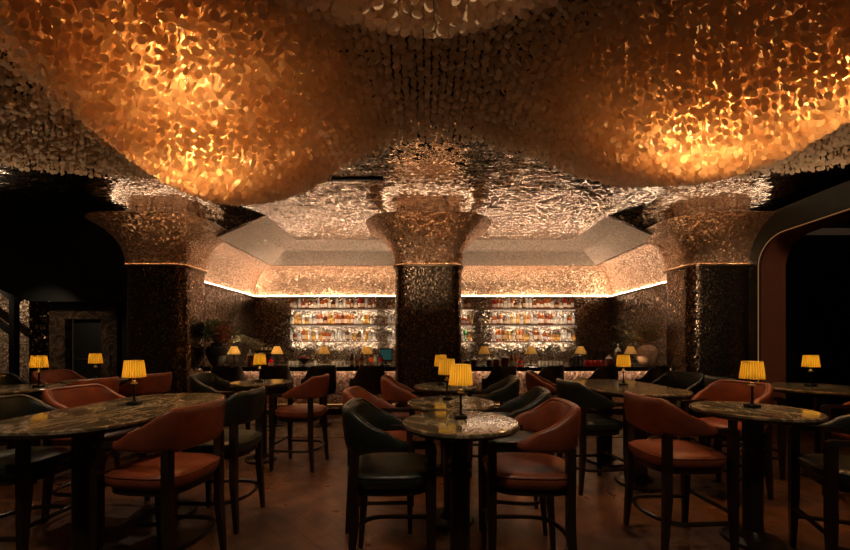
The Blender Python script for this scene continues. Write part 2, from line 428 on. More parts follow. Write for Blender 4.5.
o = MB().box(-9.95, -9.4, 9.45, 9.6, 0, 3.0).build('wall_left_glitter', M['glitter'], smooth=False); tag(o, 'black glitter mosaic panel beside the marble doorway', 'wall', kind='structure')
o = MB().box(-13, -9.95, 9.9, 10, 0, 4).build('wall_left_bronze', M['softbronze'], smooth=False); tag(o, 'bronze mosaic wall behind the black steel staircase', 'wall', kind='structure')
st = empty('steel_staircase', (-10.1, 9.2, 0), label='black steel staircase frame with sloping rails at far left', cat='staircase')
MB().box(-.02, .12, -.06, .06, 0, 2.8).build('post', M['steel'], st, smooth=False)
for z1, z0 in ((3.32, 2.62), (2.32, 1.78)):
    b = MB(); b.rings([[(-2.2, y, z1+1.05), (-2.2, y, z1+1.22), (0, y, z0+.16), (0, y, z0)] for y in (-.05, .05)]); b.build('rail', M['steel'], st, smooth=False)
b = MB(); b.rings([[(.10, y, 2.55), (.10, y, 2.7), (.3, y, 2.86), (.36, y, 2.8)] for y in (-.05, .05)]); b.build('brace', M['steel'], st, smooth=False)

# ------------------------------------------------------------------ capiz chandelier
def zb(x, y):
    sl = np.where(x < -2.55, .80, 1.55); sr = np.where(x > 3.2, 1.05, 1.7)
    L = .88*np.exp(-(((x+2.55)/sl)**2+((y-4.0)/1.95)**2)**1.25)
    R = .76*np.exp(-(((x-3.2)/sr)**2+((y-3.7)/1.75)**2)**1.25)
    C = .70*np.exp(-(((x-.05)/1.0)**2+((y-2.0)/.74)**2)**1.5)
    return 4.14-L-R-C
LIGHTS = [(-2.40,4.0,3.82,1.15),(-2.1,3.2,3.98,.28),(2.85,3.85,3.92,1.15),(3.5,3.35,3.95,.5)]
pitch = .074
gx, gy = np.meshgrid(np.arange(-7.0, 7.0, pitch), np.arange(1.2, 6.15, pitch))
gx = gx.ravel(); gy = gy.ravel()
gx = gx + RNG.uniform(-.014, .014, gx.size); gy = gy + RNG.uniform(-.02, .02, gy.size)
e = (gx/7.2)**4+((gy-2.6)/3.5)**4
far = 4.75+1.25*np.clip(np.abs(gx-.2)/3.0, 0, 1)**1.6+.05*np.sin(gx*7)            # the far edge curves in at the middle
keep = (e < 1) & (gy < far)
gx = gx[keep]; gy = gy[keep]
b0 = zb(gx, gy)
cx_ = []; cz_ = []; cy_ = []
for k in range(8):
    z = b0+.04+k*.072+RNG.uniform(-.012, .012, gx.size)+((np.round(gx/pitch)+np.round(gy/pitch)) % 2)*.02
    ok = z < CEIL-.03
    cx_.append(gx[ok]); cy_.append(gy[ok]); cz_.append(z[ok])
X = np.concatenate(cx_); Y = np.concatenate(cy_); Z = np.concatenate(cz_)
ok = np.ones(X.size, bool)
for lx, ly, lz, s_ in LIGHTS: ok &= ((X-lx)**2+(Y-ly)**2+(Z-lz)**2) > .17**2
# only what the lens could plausibly see (not far above the frame)
ok &= (Z-CAMZ)/Y < 1.35
X, Y, Z = X[ok], Y[ok], Z[ok]
n = X.size; K = 9
yaw = RNG.normal(0, .5, n); tilt = RNG.normal(.10, .16, n); rad = .0325*RNG.uniform(.86, 1.12, n)
ang = 2*PI*np.arange(K)/K
u = np.stack([np.cos(yaw), np.sin(yaw), np.zeros(n)], 1)
w = np.stack([-np.sin(yaw)*np.sin(tilt), np.cos(yaw)*np.sin(tilt), np.cos(tilt)], 1)
cen = np.stack([X, Y, Z], 1)
V = cen[:, None, :]+rad[:, None, None]*(np.cos(ang)[None, :, None]*u[:, None, :]+1.08*np.sin(ang)[None, :, None]*w[:, None, :])
chand = empty('shell_chandelier', (0, 3.6, CEIL), label='huge undulating capiz shell chandelier glowing amber across the ceiling', cat='chandelier')
# the 100 discs nearest the lens hang as parts of their own, on the near centre tongue's rim
face = (Z-b0.min()*0) ; 
vis = (Z-zb(X, Y) < .12) & (np.abs(X/Y) < 1.1) & ((Z-CAMZ)/Y < .90)
score = np.where(vis, Y, 99)
top = np.argsort(score)[:100]
mask = np.zeros(n, bool); mask[top] = True
def fast_mesh(name, V):
    m_ = V.shape[0]; me = bpy.data.meshes.new(name)
    me.vertices.add(m_*K); me.vertices.foreach_set('co', V.reshape(-1).astype(np.float32))
    me.loops.add(m_*K); me.loops.foreach_set('vertex_index', np.arange(m_*K, dtype=np.int32))
    me.polygons.add(m_); me.polygons.foreach_set('loop_start', np.arange(0, m_*K, K, dtype=np.int32))
    me.materials.append(M['shell']); me.update(calc_edges=True); me.validate(); return me
me = fast_mesh('shell_strands', V[~mask]-np.array([0, 3.6, CEIL]))
o = bpy.data.objects.new('shell_strands', me); COL.objects.link(o); o.parent = chand; o['kind'] = 'stuff'
for i in top:
    c = cen[i]; me = fast_mesh('shell_disc', (V[i]-c)[None])
    o = bpy.data.objects.new('shell_disc', me); COL.objects.link(o); o.parent = chand; o.location = (c[0], c[1]-3.6, c[2]-CEIL)
for lx, ly, lz, s_ in LIGHTS:
    l = bpy.data.lights.new('bulb_light', 'POINT'); l.energy = 170*s_; l.color = (1,.50,.16); l.shadow_soft_size = .15
    o = bpy.data.objects.new('bulb_light', l); COL.objects.link(o); o.parent = chand; o.location = (lx, ly-3.6, lz-CEIL)

# ------------------------------------------------------------------ bar counter
YC = 8.35
def counter(x0, x1, label):
    r = empty('bar_counter', ((x0+x1)/2, YC, 0), label=label, cat='bar counter')
    h = (x1-x0)/2
    MB().box(-h, h, 0, .06, .14, 1.0).build('front_panel', M['barfront'], r, smooth=False)
    MB().box(-h, h, .04, .5, 0, .14).build('plinth', M['wood'], r, smooth=False)
    MB().bbox(-h, h, -.16, .62, 1.035, 1.08, .006).build('bar_top', M['bartop'], r, smooth=False)
    MB().box(-h, h, .5, .56, 0.14, 1.035).build('back_panel', M['wood'], r, smooth=False)
    MB().box(-h, h, -.16, -.145, .985, 1.035).build('front_lip', M['bartop'], r, smooth=False)
    MB().box(-h, h, -.135, -.12, 1.022, 1.034).build('light_strip', M['led_bar'], r, smooth=False)
    MB().tube([(-h, -.22, .26), (h, -.22, .26)], .025, 10).build('foot_rail', M['brass'], r)
    for k in range(4):
        x = -h+.3+(2*h-.6)*k/3
        MB().tube([(x, -.22, .26), (x, .02, .26)], .012, 6).build('rail_bracket', M['brass'], r)
counter(-4.84, -.64, 'left bar counter with glittering rose gold front and black top')
counter(.78, 5.33, 'right bar counter with glittering rose gold front and black top')
ZC = 1.08
# back worktop under the shelves
for x0, x1, lb in ((-4.9, -.9, 'low stone back worktop under the left bottle shelves'), (1.0, 5.3, 'low stone back worktop under the right bottle shelves')):
    r = empty('back_worktop', ((x0+x1)/2, YB-.7, 0), label=lb, cat='worktop'); h = (x1-x0)/2
    MB().box(-h, h, .04, .66, 0, .90).build('cabinet_body', M['wood'], r, smooth=False)
    MB().bbox(-h, h, 0, .68, .90, .95, .006).build('stone_top', M['marble'], r, smooth=False)

# shelves and bottles
SHZ = (2.68, 2.18, 1.68); SHN = ('top', 'middle', 'bottom')
UNITS = ((-4.26, -1.52, -1.18, -.9, 'left'), (2.10, 4.78, 1.12, 1.50, 'right'))
for a0, a1, c0, c1, sd in UNITS:
    lo, hi = min(a0, c0), max(a1, c1)
    for z, nm in zip(SHZ, SHN):
        r = empty('bottle_shelf', ((lo+hi)/2, YB-.30, z), label=f'{nm} bronze bottle shelf on the back wall {sd} of the central pillar', cat='shelf', group='back bar shelves'); h = (hi-lo)/2
        MB().box(-h, h, -.012, 0, -.042, .002).build('front_lip', M['shelf'], r, smooth=False)
        MB().bbox(-h, h, 0, .29, -.025, 0, .004).build('board', M['shelf'], r, smooth=False)
        for q0, q1 in ((a0, a1), (c0, c1)):
            MB().box(q0-(lo+hi)/2, q1-(lo+hi)/2, .262, .280, -.040, -.027).build('light_strip', M['under_led'], r, smooth=False)
            MB().box(q0-(lo+hi)/2, q1-(lo+hi)/2, .255, .280, .001, .012).build('light_strip', M['shelf_led'], r, smooth=False)
            MB().box(q0-(lo+hi)/2, q1-(lo+hi)/2, .004, .016, -.034, -.026).build('front_light', M['shelf_front'], r, smooth=False)
M['paper_gold'] = plain('yellow_label', (.85,.55,.18), .6)
M['paper_tan'] = plain('tan_label', (.62,.40,.24), .6)
def bottle_mesh(kind, gl):
    b = MB()
    prof = {'round': [(.001,0),(.038,0),(.040,.01),(.040,.17),(.034,.20),(.015,.235),(.013,.285)],
            'square': [(.001,0),(.044,0),(.047,.01),(.047,.14),(.042,.165),(.016,.185),(.014,.225)],
            'tall': [(.001,0),(.032,0),(.034,.01),(.035,.19),(.028,.22),(.013,.25),(.012,.295)],
            'squat': [(.001,0),(.050,0),(.054,.015),(.050,.09),(.040,.125),(.016,.15),(.015,.19)]}[kind]
    n = 4 if kind == 'square' else 12
    nn = 12
    def wave(a):
        if kind != 'square': return 1
        return min(1/max(abs(math.cos(a)), abs(math.sin(a))), 1.22)*.93
    b.mi = 0; b.lathe(prof, nn, wave=wave, cap=False)
    b.mi = 1; rr = max(p[0] for p in prof)+.001; h = prof[-1][1]
    b.lathe([(rr, h*.12), (rr, h*.44)], nn, cap=False, wave=wave)
    b.mi = 2; b.lathe([(prof[-1][0]+.003, h-.03), (prof[-1][0]+.003, h+.012)], 10)
    o = b.build('bottle', [GL[gl], M[{'gold': 'paper_gold', 'brown': 'paper_tan'}.get(gl, 'paper')], M['cap']]); me = o.data; bpy.data.objects.remove(o); return me
BM = {}
def bottle(kind, gl, x, y, z, **kw):
    if (kind, gl) not in BM: BM[(kind, gl)] = bottle_mesh(kind, gl)
    o = bpy.data.objects.new('bottle', BM[(kind, gl)]); COL.objects.link(o); o.location = (x, y, z); o.rotation_euler = (0,0,random.uniform(-.4, .4) if kind != 'square' else 0)
    s = random.uniform(.94, 1.10); k_ = 1.15 if z > 1.2 else 1; o.scale = (s*k_, s*k_, s*(1.28 if z > 1.2 else 1)); return tag(o, **kw)
CN = {'amber': 'amber', 'clear': 'clear', 'gold': 'golden', 'brown': 'dark brown', 'green': 'green', 'red': 'red'}
KN = {'round': 'round-shouldered', 'square': 'square', 'tall': 'tall slim', 'squat': 'squat'}
for a0, a1, c0, c1, sd in UNITS:
    for si, (z, nm) in enumerate(zip(SHZ, SHN)):
        for q0, q1, inner_ in ((a0, a1, 0), (c0, c1, 1)):
            x = q0+.01
            while x < q1-.05:
                if si == 0: g = random.choices(['amber','clear','brown','red'], [4,4,2,1])[0]
                elif si == 1: g = random.choices(['gold','clear','amber','brown'], [3,5,3,1])[0]
                else: g = random.choices(['gold','clear','amber','green','red','brown'], [3,5,3,1.6 if sd == 'right' else .2,1.2 if sd == 'right' else .3,1])[0]
                k = random.choice(['round','round','square','tall','squat'])
                pl = f'{nm} back-bar shelf {sd} of the central pillar'
                wd = {'round': .040, 'square': .052, 'tall': .035, 'squat': .054}[k]*1.15*1.08
                x += wd
                if x+wd > q1: break
                bottle(k, g, x, YB-.17+random.uniform(-.03, .02), z+.001, label=f'{CN[g]} {KN[k]} bottle on {pl}', cat='bottle', group=f'{CN[g]} {KN[k]} bottles, {pl}')
                x += wd+random.uniform(.002, .008)

# ------------------------------------------------------------------ lamps
def pleat(a, n=40, d=.03): return 1+d*math.cos(n*a)
def table_lamp_proto():
    r = empty('table_lamp')
    MB().bbox(-.042, .042, -.042, .042, 0, .028, .005).build('base', M['steel'], r)
    st_ = MB().lathe([(.018,.028),(.012,.04),(.0085,.055),(.0085,.155),(.013,.163),(.008,.171),(.008,.26)], 16).build('stem', M['steel'], r)
    MB().lathe([(.010,.176),(.026,.182),(.028,.187),(.010,.193),(.014,.202),(.008,.21)], 18).build('collar', M['brass'], r)
    sh = MB(); R = [(.080,.238),(.079,.25),(.073,.31),(.066,.378),(.0645,.378),(.0715,.31),(.0775,.25),(.0785,.238)]
    def pw(a): return 1+.06*math.cos(26*a)
    sh.lathe(R+[R[0]], 128, cap=False, wave=pw)
    s = sh.build('lamp_shade', M['yshade'], r, angle=80)
    for rr, z in ((.0835, .238), (.069, .378)): MB().tube([(rr*math.cos(2*PI*i/40), rr*math.sin(2*PI*i/40), z) for i in range(40)], .0028, 6, closed=True).build('shade_trim', M['yshade'], s)
    l = bpy.data.lights.new('lamp_bulb', 'POINT'); l.energy = 1.15; l.color = (1,.84,.52); l.shadow_soft_size = .022
    o = bpy.data.objects.new('lamp_bulb', l); COL.objects.link(o); o.parent = r; o.location = (0,0,.31)
    return r
def bar_lamp_proto():
    r = empty('bar_lamp')
    MB().lathe([(.055,0),(.057,.012),(.05,.02),(.008,.03),(.007,.30)], 20).build('base', M['steel'], r)
    sh = MB(); R = [(.135,.27),(.128,.29),(.06,.445),(.058,.445),(.126,.29),(.132,.27)]
    sh.lathe(R+[R[0]], 120, cap=False, wave=lambda a: 1+.02*math.cos(30*a))
    sh.build('lamp_shade', M['cshade'], r, angle=80)
    l = bpy.data.lights.new('lamp_bulb', 'POINT'); l.energy = 7.5; l.color = (1,.74,.42); l.shadow_soft_size = .022
    o = bpy.data.objects.new('lamp_bulb', l); COL.objects.link(o); o.parent = r; o.location = (0,0,.33)
    return r
TL = table_lamp_proto(); BL = bar_lamp_proto(); used = set()
def place(proto, loc, rz, **kw):
    if proto.name in used: return copy_tree(proto, loc, rz, **kw)
    used.add(proto.name); KIDS[proto.name] = kids(proto)
    for c in KIDS[proto.name]: KIDS[c.name] = kids(c)
    proto.location = loc; proto.rotation_euler = (0,0,rz); return tag(proto, **kw)
TZ = 1.07
# ------------------------------------------------------------------ tables
def round_table(x, y, r, label, big=False):
    t = empty('round_table', (x, y, 0), label=label, cat='table')
    MB().lathe([(r-.012, TZ-.030), (r, TZ-.026), (r, TZ-.006), (r-.008, TZ)], 72).build('table_top', M['marble'], t)
    MB().lathe([(r-.05, TZ-.055), (r-.016, TZ-.045), (r+.004, TZ-.028), (r+.004, TZ-.022), (r-.01, TZ-.0305)], 72).build('edge_band', M['wood'], t)
    pr = .068
    MB().lathe([(pr+.06,TZ-.056),(pr+.05,TZ-.075),(pr,TZ-.10),(pr,.80),(pr+.012,.79),(pr+.012,.775),(pr,.765),(pr,.745),(pr+.012,.735),(pr+.012,.72),(pr,.71),(pr,.10),(pr+.03,.06),(pr+.04,.04)], 32).build('pedestal', M['wood'], t)
    MB().lathe([(.200,0),(.205,.012),(.200,.03),(.12,.042)], 48).build('base', M['wood'], t)
    return t
def long_table(x, y, hx, hy, rz, label):
    t = empty('long_table', (x, y, 0), rz, label=label, cat='table')
    def ol(s, z): return [(a, b, z) for a, b in rrect(hx-s, hy-s, min(hx, hy)*.86-s, 14)]
    MB().rings([ol(.012, TZ-.03), ol(0, TZ-.026), ol(0, TZ-.006), ol(.008, TZ)]).build('table_top', M['marble'], t)
    MB().rings([ol(.06, TZ-.06), ol(.016, TZ-.045), ol(-.004, TZ-.028), ol(-.004, TZ-.022), ol(.01, TZ-.0305)]).build('edge_band', M['wood'], t)
    for s in (-1, 1):
        p = MB().lathe([(.15,TZ-.061),(.13,TZ-.08),(.072,TZ-.11),(.072,.10),(.12,.06),(.13,.04)], 32, (0, s*hy*.48, 0)).build('pedestal', M['wood'], t)
        MB().lathe([(.26,0),(.265,.012),(.26,.03),(.13,.042)], 48, (0, s*hy*.48, 0)).build('base', M['wood'], t)
    return t
round_table(.24, 2.57, .392, 'round marble table nearest the camera, in the centre')
round_table(.234, 3.40, .392, 'round marble table directly behind the nearest centre table')
round_table(.26, 4.70, .392, 'darker round table third back in the centre row')
long_table(-2.44, 3.12, .48, .88, 0, 'long rounded marble table at left between rust and green chairs')
round_table(-4.85, 4.45, .48, 'dark round table at the far left edge with one lamp')
round_table(-4.78, 5.45, .38, 'round table by the left pillar surrounded by rust chairs')
round_table(-2.24, 5.15, .392, 'round marble table in front of the left bar counter')
long_table(2.46, 4.70, .50, .84, 0, 'long dark polished table right of centre')
round_table(2.64, 3.03, .415, 'round veined marble table at right with big pedestal')
round_table(4.75, 4.50, .60, 'large round table under the right archway')
place(TL, (.25, 2.63, TZ+.001), 0, label='yellow pleated lamp on the nearest centre table', cat='lamp', group='yellow table lamps')
for x, y, rz, lb in ((.207, 3.52, .1, 'yellow pleated lamp on the second centre table'), (.20, 4.75, 0, 'small yellow pleated lamp furthest back in the centre row'),
                 (-2.49, 3.22, .2, 'yellow pleated lamp on the long marble table at left'), (-4.60, 4.48, 0, 'yellow pleated lamp on the far left dark table'),
                 (-4.75, 5.42, 0, 'yellow pleated lamp in front of the dark marble doorway'), (-2.24, 5.1, .3, 'yellow pleated lamp on the table before the left bar counter'),
                 (2.47, 4.68, .1, 'yellow pleated lamp on the long dark table right of centre'), (2.68, 3.08, 0, 'yellow pleated lamp on the veined marble table at right'),
                 (4.72, 4.60, .2, 'yellow pleated lamp against the dark archway opening')):
    place(TL, (x, y, TZ+.001), rz, label=lb, cat='lamp', group='yellow table lamps')
bl = (234, 277, 324, 366.5, 484, 531, 580.5, 630.5)
bn = ('cream bar lamp beside the black vase', 'cream bar lamp between the coffee machine and jars on the left counter', 'cream bar lamp right of the fruit bowl on the left counter', 'cream bar lamp beside the lit screen',
      'cream bar lamp among white-lidded jars near the pillar', 'cream bar lamp alone in the middle of the right counter', 'cream bar lamp above the black menu holders', 'cream bar lamp left of the clay vase')
for p, nme in zip(bl, bn):
    yl = 8.3 if nme.endswith('black vase') else 8.56
    place(BL, ((p-CX)/F*yl, yl, ZC+.001), random.random(), label=nme, cat='lamp', group='cream bar lamps')

# ------------------------------------------------------------------ chairs
SZ = .76
def chair_proto(mat):
    r = empty('bar_chair')
    def se(hx, hy, p=3.4, n=48, z=0, dy=0):
        P = []
        for i in range(n):
            a = 2*PI*i/n; c, s = math.cos(a), math.sin(a)
            P.append((hx*math.copysign(abs(c)**(2/p), c), dy+hy*math.copysign(abs(s)**(2/p), s), z))
        return P
    R = [se(.235,.255,z=SZ-.10), se(.262,.285,z=SZ-.095), se(.274,.297,z=SZ-.065), se(.274,.297,z=SZ-.035), se(.266,.289,z=SZ-.016), se(.24,.262,z=SZ-.003), se(.17,.19,z=SZ+.010), se(.08,.09,z=SZ+.014)]
    s = MB().rings(R).build('seat', mat, r, angle=60)
    MB().tube(se(.274,.297,z=SZ-.022), .0055, 6, closed=True).build('piping', mat, s)
    MB().rings([se(.235,.255,z=SZ-.15), se(.245,.268,z=SZ-.145), se(.245,.268,z=SZ-.095)]).build('seat_frame', M['wood'], r)
    def leg(x, y, z1, sx, sy):
        b = MB(); w = .0265
        def sq(cx, cy, z, w): return [(cx-w,cy-w,z),(cx+w,cy-w,z),(cx+w,cy+w,z),(cx-w,cy+w,z)]
        b.rings([sq(x+sx*.012, y+sy*.03, 0, .016), sq(x, y, .42, w), sq(x, y, z1, w)]); return b
    for sx in (-1, 1):
        leg(sx*.250, .272, .925, sx, .1).build('leg', M['wood'], r, smooth=False)
        leg(sx*.245, -.225, .93, sx, -1).build('leg', M['wood'], r, smooth=False)
        b = MB(); pts = [(sx*.250, .302, .905), (sx*.250, .297, .935), (sx*.250, .27, .950), (sx*.254, .12, .953), (sx*.264, -.02, .957)]
        RR = []
        for q, (x, y, z) in enumerate(pts):
            ww = .029 if q > 1 else .026
            RR.append([(x-ww, y, z-.026), (x+ww, y, z-.026), (x+ww, y, z+.008), (x-ww*.8, y, z+.013)])
        b.rings(RR).build('arm', M['wood'], r)
    R = []; rim = []
    nS = 52
    for i in range(nS+1):
        u_ = -1+2*i/nS; a = abs(u_); sg = 1 if u_ >= 0 else -1
        L1 = .74
        if a < L1:
            th = a/L1*PI/2
            x = .288*math.sin(th)**.72; y = -.02-.262*math.cos(th)**.58 if th < PI/2-1e-6 else -.02
            nx, ny = math.sin(th), -math.cos(th)
        else:
            x = .288; y = -.02+(a-L1)/(1-L1)*.14; nx, ny = 1, 0
        q = min(max((a-.34)/.60, 0), 1); q = q**1.15; q = .55*q+.45*q*q*(3-2*q)
        zt = 1.185-.205*q; zbm = .900+.020*q
        tk = .032*(1-.2*q)
        if a > .93: k = math.sqrt(max(0, 1-((a-.93)/.07)**2)); k = max(k, .15); zm = (zt+zbm)/2; zt = zm+(zt-zm)*k; zbm = zm-(zm-zbm)*k; tk *= max(k, .3)
        ring = []; zc = (zt+zbm)/2; hz = (zt-zbm)/2
        for j in range(14):
            f = 2*PI*j/14; c, s_ = math.cos(f), math.sin(f)
            h = math.copysign(abs(s_)**.45, s_); d = math.copysign(abs(c)**.8, c)
            lean = .028*(h*.5+.5)*(1-q)
            ring.append((sg*(x+nx*(tk*d+lean)), y+ny*(tk*d+lean), zc+hz*h))
        R.append(ring)
        ln = .025*(1-q); rim.append((sg*(x+nx*(ln-tk*.75)), y+ny*(ln-tk*.75), zt-.012))
    bk = MB().rings(R).build('backrest', mat, r, angle=70)
    MB().tube(rim[2:-2], .006, 6).build('piping', mat, bk)
    zr = .27
    MB().tube([(-.25, .272, zr+.05), (.25, .272, zr+.05)], .017, 8).build('foot_rail', M['wood'], r)
    pts = [(-.250, .265, zr-.02), (-.265, .0, zr-.02)]
    for i in range(11):
        th = PI*i/10; pts.append((-.265*math.cos(th), -.09-.185*math.sin(th)**.9, zr-.02))
    pts += [(.265, .0, zr-.02), (.250, .265, zr-.02)]
    MB().tube(pts, .017, 8).build('bowed_stretcher', M['wood'], r)
    return r
CR = chair_proto(M['rust']); CG = chair_proto(M['green'])
def chair(c, x, y, fx, fy, label):
    rz = math.atan2(fy, fx)-PI/2
    place(CR if c == 'r' else CG, (x, y, 0), rz, label=label, cat='chair', group='leather bar chairs around the tables')
chair('g', -.235, 2.66, 1, .03, 'bottle green leather bar chair left of the nearest centre table')
chair('r', .72, 2.66, -1, .06, 'rust brown leather bar chair right of the nearest centre table')
chair('r', -.40, 3.43, 1, 0, 'rust brown bar chair directly behind the nearest green one, left of centre')
chair('g', .79, 3.43, -1, .15, 'green leather bar chair behind the nearest rust brown one, right of centre')
chair('r', -.22, 4.70, 1, .1, 'brown bar chair left of the third centre table, beside the pillar')
chair('g', .84, 4.72, -1, .1, 'green bar chair right of the third centre table')
chair('r', -1.83, 2.66, -1, .12, 'large rust leather bar chair on the near right of the long marble table')
chair('g', -1.84, 3.42, -1, .0, 'green leather bar chair on the right of the long marble table')
chair('r', -3.13, 3.60, 1, -.1, 'rust leather bar chair across the long marble table behind its lamp')
chair('g', -3.04, 2.84, 1, 0, 'green leather bar chair half cut off at the left, by the long marble table')
chair('r', -5.45, 5.72, 1, -.1, 'rust leather chair behind the far left lamp')
chair('r', -4.14, 4.50, -1, .12, 'rust leather chair with its back turned, right of the far left lamp')
chair('r', -3.98, 5.25, -1, .1, 'rust leather chair in front of the left pillar')
chair('g', -5.58, 4.92, 1, -.3, 'dark green chair at the far left dark table')
chair('g', -2.80, 5.15, 1, .1, 'green bar chair left of the round table before the left counter')
chair('r', -1.62, 4.93, -1, .1, 'rust bar chair right of the round table before the left counter')
chair('g', 1.86, 4.24, 1, .12, 'green bar chair at the near left corner of the long dark table')
chair('r', 1.80, 5.45, 1, -.3, 'rust chair at the far left corner of the long dark table')
chair('r', 2.03, 3.06, 1, .02, 'large rust leather bar chair left of the veined marble table at right')
chair('r', 3.22, 4.02, -1, -.3, 'rust leather chair facing us behind the veined marble table at right')
chair('g', 3.48, 5.30, -1, -.3, 'grey green chair at the far right corner of the long dark table')
chair('g', 3.03, 2.60, -.9, .40, 'green leather bar chair at the right edge, near side of the veined table')
chair('r', 4.36, 3.60, -1, .35, 'rust chair at the right edge with only its seat showing behind the green one')
chair('g', 3.93, 4.68, 1, -.1, 'dark green chair at the far left side of the archway table')

# bar stools at the counter
def stool_proto():
    r = empty('bar_stool')
    MB().lathe([(.21,0),(.215,.008),(.20,.018),(.04,.03)], 40).build('base', M['steel'], r)
    MB().lathe([(.028,.03),(.028,.60)], 20).build('column', M['steel'], r)
    MB().tube([(.16*math.cos(2*PI*i/32), .04+.16*math.sin(2*PI*i/32), .30) for i in range(32)], .011, 6, closed=True).build('foot_ring', M['brass'], r)
    R = [[(x, y, z) for x, y in rrect(.23-s, .22-s, .1, 6)] for s, z in ((.03,.60),(0,.615),(0,.69),(.02,.715),(.1,.725))]
    MB().rings(R).build('seat', M['stool'], r)
    R = []
    for i in range(33):
        u_ = -1+2*i/32; a = abs(u_); sg = 1 if u_ >= 0 else -1
        if a < .6: th = a/.6*PI/2; x = .25*math.sin(th)**.6; y = -.22*math.cos(th)**.5 if th < PI/2-1e-6 else 0; nx, ny = math.sin(th), -math.cos(th)
        else: x = .25; y = (a-.6)/.4*.27; nx, ny = 1, 0
        q = min(max((a-.5)/.4, 0), 1); q = q*q*(3-2*q)
        zt = 1.16-.26*q; z0 = .655
        ring = []
        for j in range(12):
            f = 2*PI*j/12; c, s_ = math.cos(f), math.sin(f)
            h = math.copysign(abs(s_)**.4, s_)
            ring.append((sg*(x+nx*.022*c), y+ny*.022*c, (zt+z0)/2+(zt-z0)/2*h))
        R.append(ring)
    MB().rings(R).build('backrest', M['stool'], r, angle=70)
    return r
SP = stool_proto()
ns = ((226.5, .1), (274.5, .1), (320, .8), (369, .8), (502, .75), (550, .8), (604, .75), (656, .8))
snl = ('black bar stool below the black vase', 'black bar stool at the left counter behind a yellow lamp', 'black bar stool third from the left pillar', 'black bar stool at the left counter nearest the central pillar',
       'black bar stool at the right counter nearest the central pillar', 'black bar stool second right of the central pillar', 'black bar stool below the red jars on the right counter', 'black bar stool below the clay vase')
for (p, a), nme in zip(ns, snl):
    place(SP, ((p-CX)/F*7.25, 7.3, .013), a, label=nme, cat='stool', group='black bar stools along the counter')

# ------------------------------------------------------------------ things on the counter
def at(p, y=8.5): return (p-CX)/F*y
def vase(p, y, prof, mat, label, kind):
    r = empty('flower_vase', (at(p, y), y, ZC+.001), label=label, cat='vase')
    MB().lathe(prof, 32).build('vase_body', mat, r)
    return r
def leaves(n, gen, mat_list, name, parent):
    b = MB()
    for i in range(n):
        c, d, L, W, mi = gen(i); c = Vector(c); d = Vector(d).normalized(); s = d.cross(Vector((random.uniform(-1,1),random.uniform(-1,1),random.uniform(-1,1)))).normalized()
        up = d.cross(s)*W*.25
        b.mi = mi; b.add([c, c+d*L*.5+s*W/2+up, c+d*L, c+d*L*.5-s*W/2+up, c+d*L*.5-up*.4], [(0,1,4),(1,2,4),(2,3,4),(3,0,4)])
    return b.build(name, mat_list, parent, smooth=False)
v1 = vase(217, 8.36, [(.09,0),(.10,.01),(.16,.12),(.215,.27),(.225,.35),(.20,.43),(.12,.47),(.11,.50),(.13,.52),(.115,.52),(.10,.49)], M['blackclay'], 'matt black vase with red flowers and arching ferns at left', 0)
b = MB()
tips = []
for i in range(60):
    a = random.uniform(0, 2*PI); e_ = random.uniform(.5, 1.4); L = random.uniform(.22, .5)
    q = Vector((math.cos(a)*math.cos(e_)*1.2, math.sin(a)*math.cos(e_), math.sin(e_)))*L+Vector((-.02,0,.5)); q.x = max(q.x, -.19); tips.append(q)
    b.tube([(0,0,.45), (q.x*.4, q.y*.4, .5+(q.z-.5)*.6), tuple(q)], .004, 4)
b.build('stems', M['leaf'], v1)
def g1(i):
    q = random.choice(tips); j = Vector((random.gauss(0,.05),random.gauss(0,.05),random.gauss(0,.05)))
    q = q+j; q.x = max(q.x, -.2)
    return q, (abs(random.uniform(-1,1)) if q.x < -.1 else random.uniform(-1,1),random.uniform(-1,1),random.uniform(-.5,1)), random.uniform(.05,.12), .035, 0
o = leaves(900, g1, [M['leaf']], 'foliage', v1); o['kind'] = 'stuff'
def g2(i):
    q = Vector((.16+random.gauss(0,.09), random.gauss(-.05,.08), .74+random.gauss(0,.09)))
    return q, (random.uniform(-1,1),random.uniform(-1,1),random.uniform(-.3,1)), random.uniform(.04,.08), .035, 0
o = leaves(420, g2, [M['bloom']], 'flowers', v1); o['kind'] = 'stuff'; o['label'] = 'dusty red flower heads'
fr = MB()
for k in range(9):
    y0 = random.uniform(-.2, .2); L = random.uniform(.75, 1.0); z1 = random.uniform(.62, .78); pts = []
    for i in range(13):
        t = i/12; pts.append(Vector((.05+L*t, y0*t, .48+(z1-.48)*math.sin(min(1, t*1.5)*PI/2)-.24*max(0, t-.45)**1.3*2)))
    fr.tube([tuple(p) for p in pts], .004, 4)
    for p in pts[3:]:
        for s in (-1, 1):
            for kk in range(2):
                a = Vector((.05+.02*kk, s*.05, -.07)); fr.add([p, p+a*.5+Vector((.012,0,.0)), p+a, p+a*.5-Vector((.012,0,.0))], [(0,1,2,3)])
fr.build('fern_fronds', M['olive'], v1, smooth=False)
v2 = vase(647, 8.72, [(.10,0),(.12,.01),(.20,.12),(.245,.25),(.235,.36),(.16,.44),(.10,.465),(.095,.49),(.115,.51),(.10,.51),(.09,.48)], M['terra'], 'round weathered clay vase with wild branches at right', 0)
b = MB(); tips = []
for i in range(46):
    a = random.uniform(0, 2*PI); e_ = random.uniform(.35, 1.4); L = random.uniform(.25, .8) if math.cos(a) < .3 else random.uniform(.2, .55)
    q = Vector((math.cos(a)*math.cos(e_)*1.35, math.sin(a)*math.cos(e_)*.6, math.sin(e_)))*L+Vector((0,0,.47)); q.x = min(q.x, .36); tips.append(q)
    b.tube([(0,0,.42), (q.x*.35, q.y*.35, .47+(q.z-.47)*.6), tuple(q)], .004, 4)
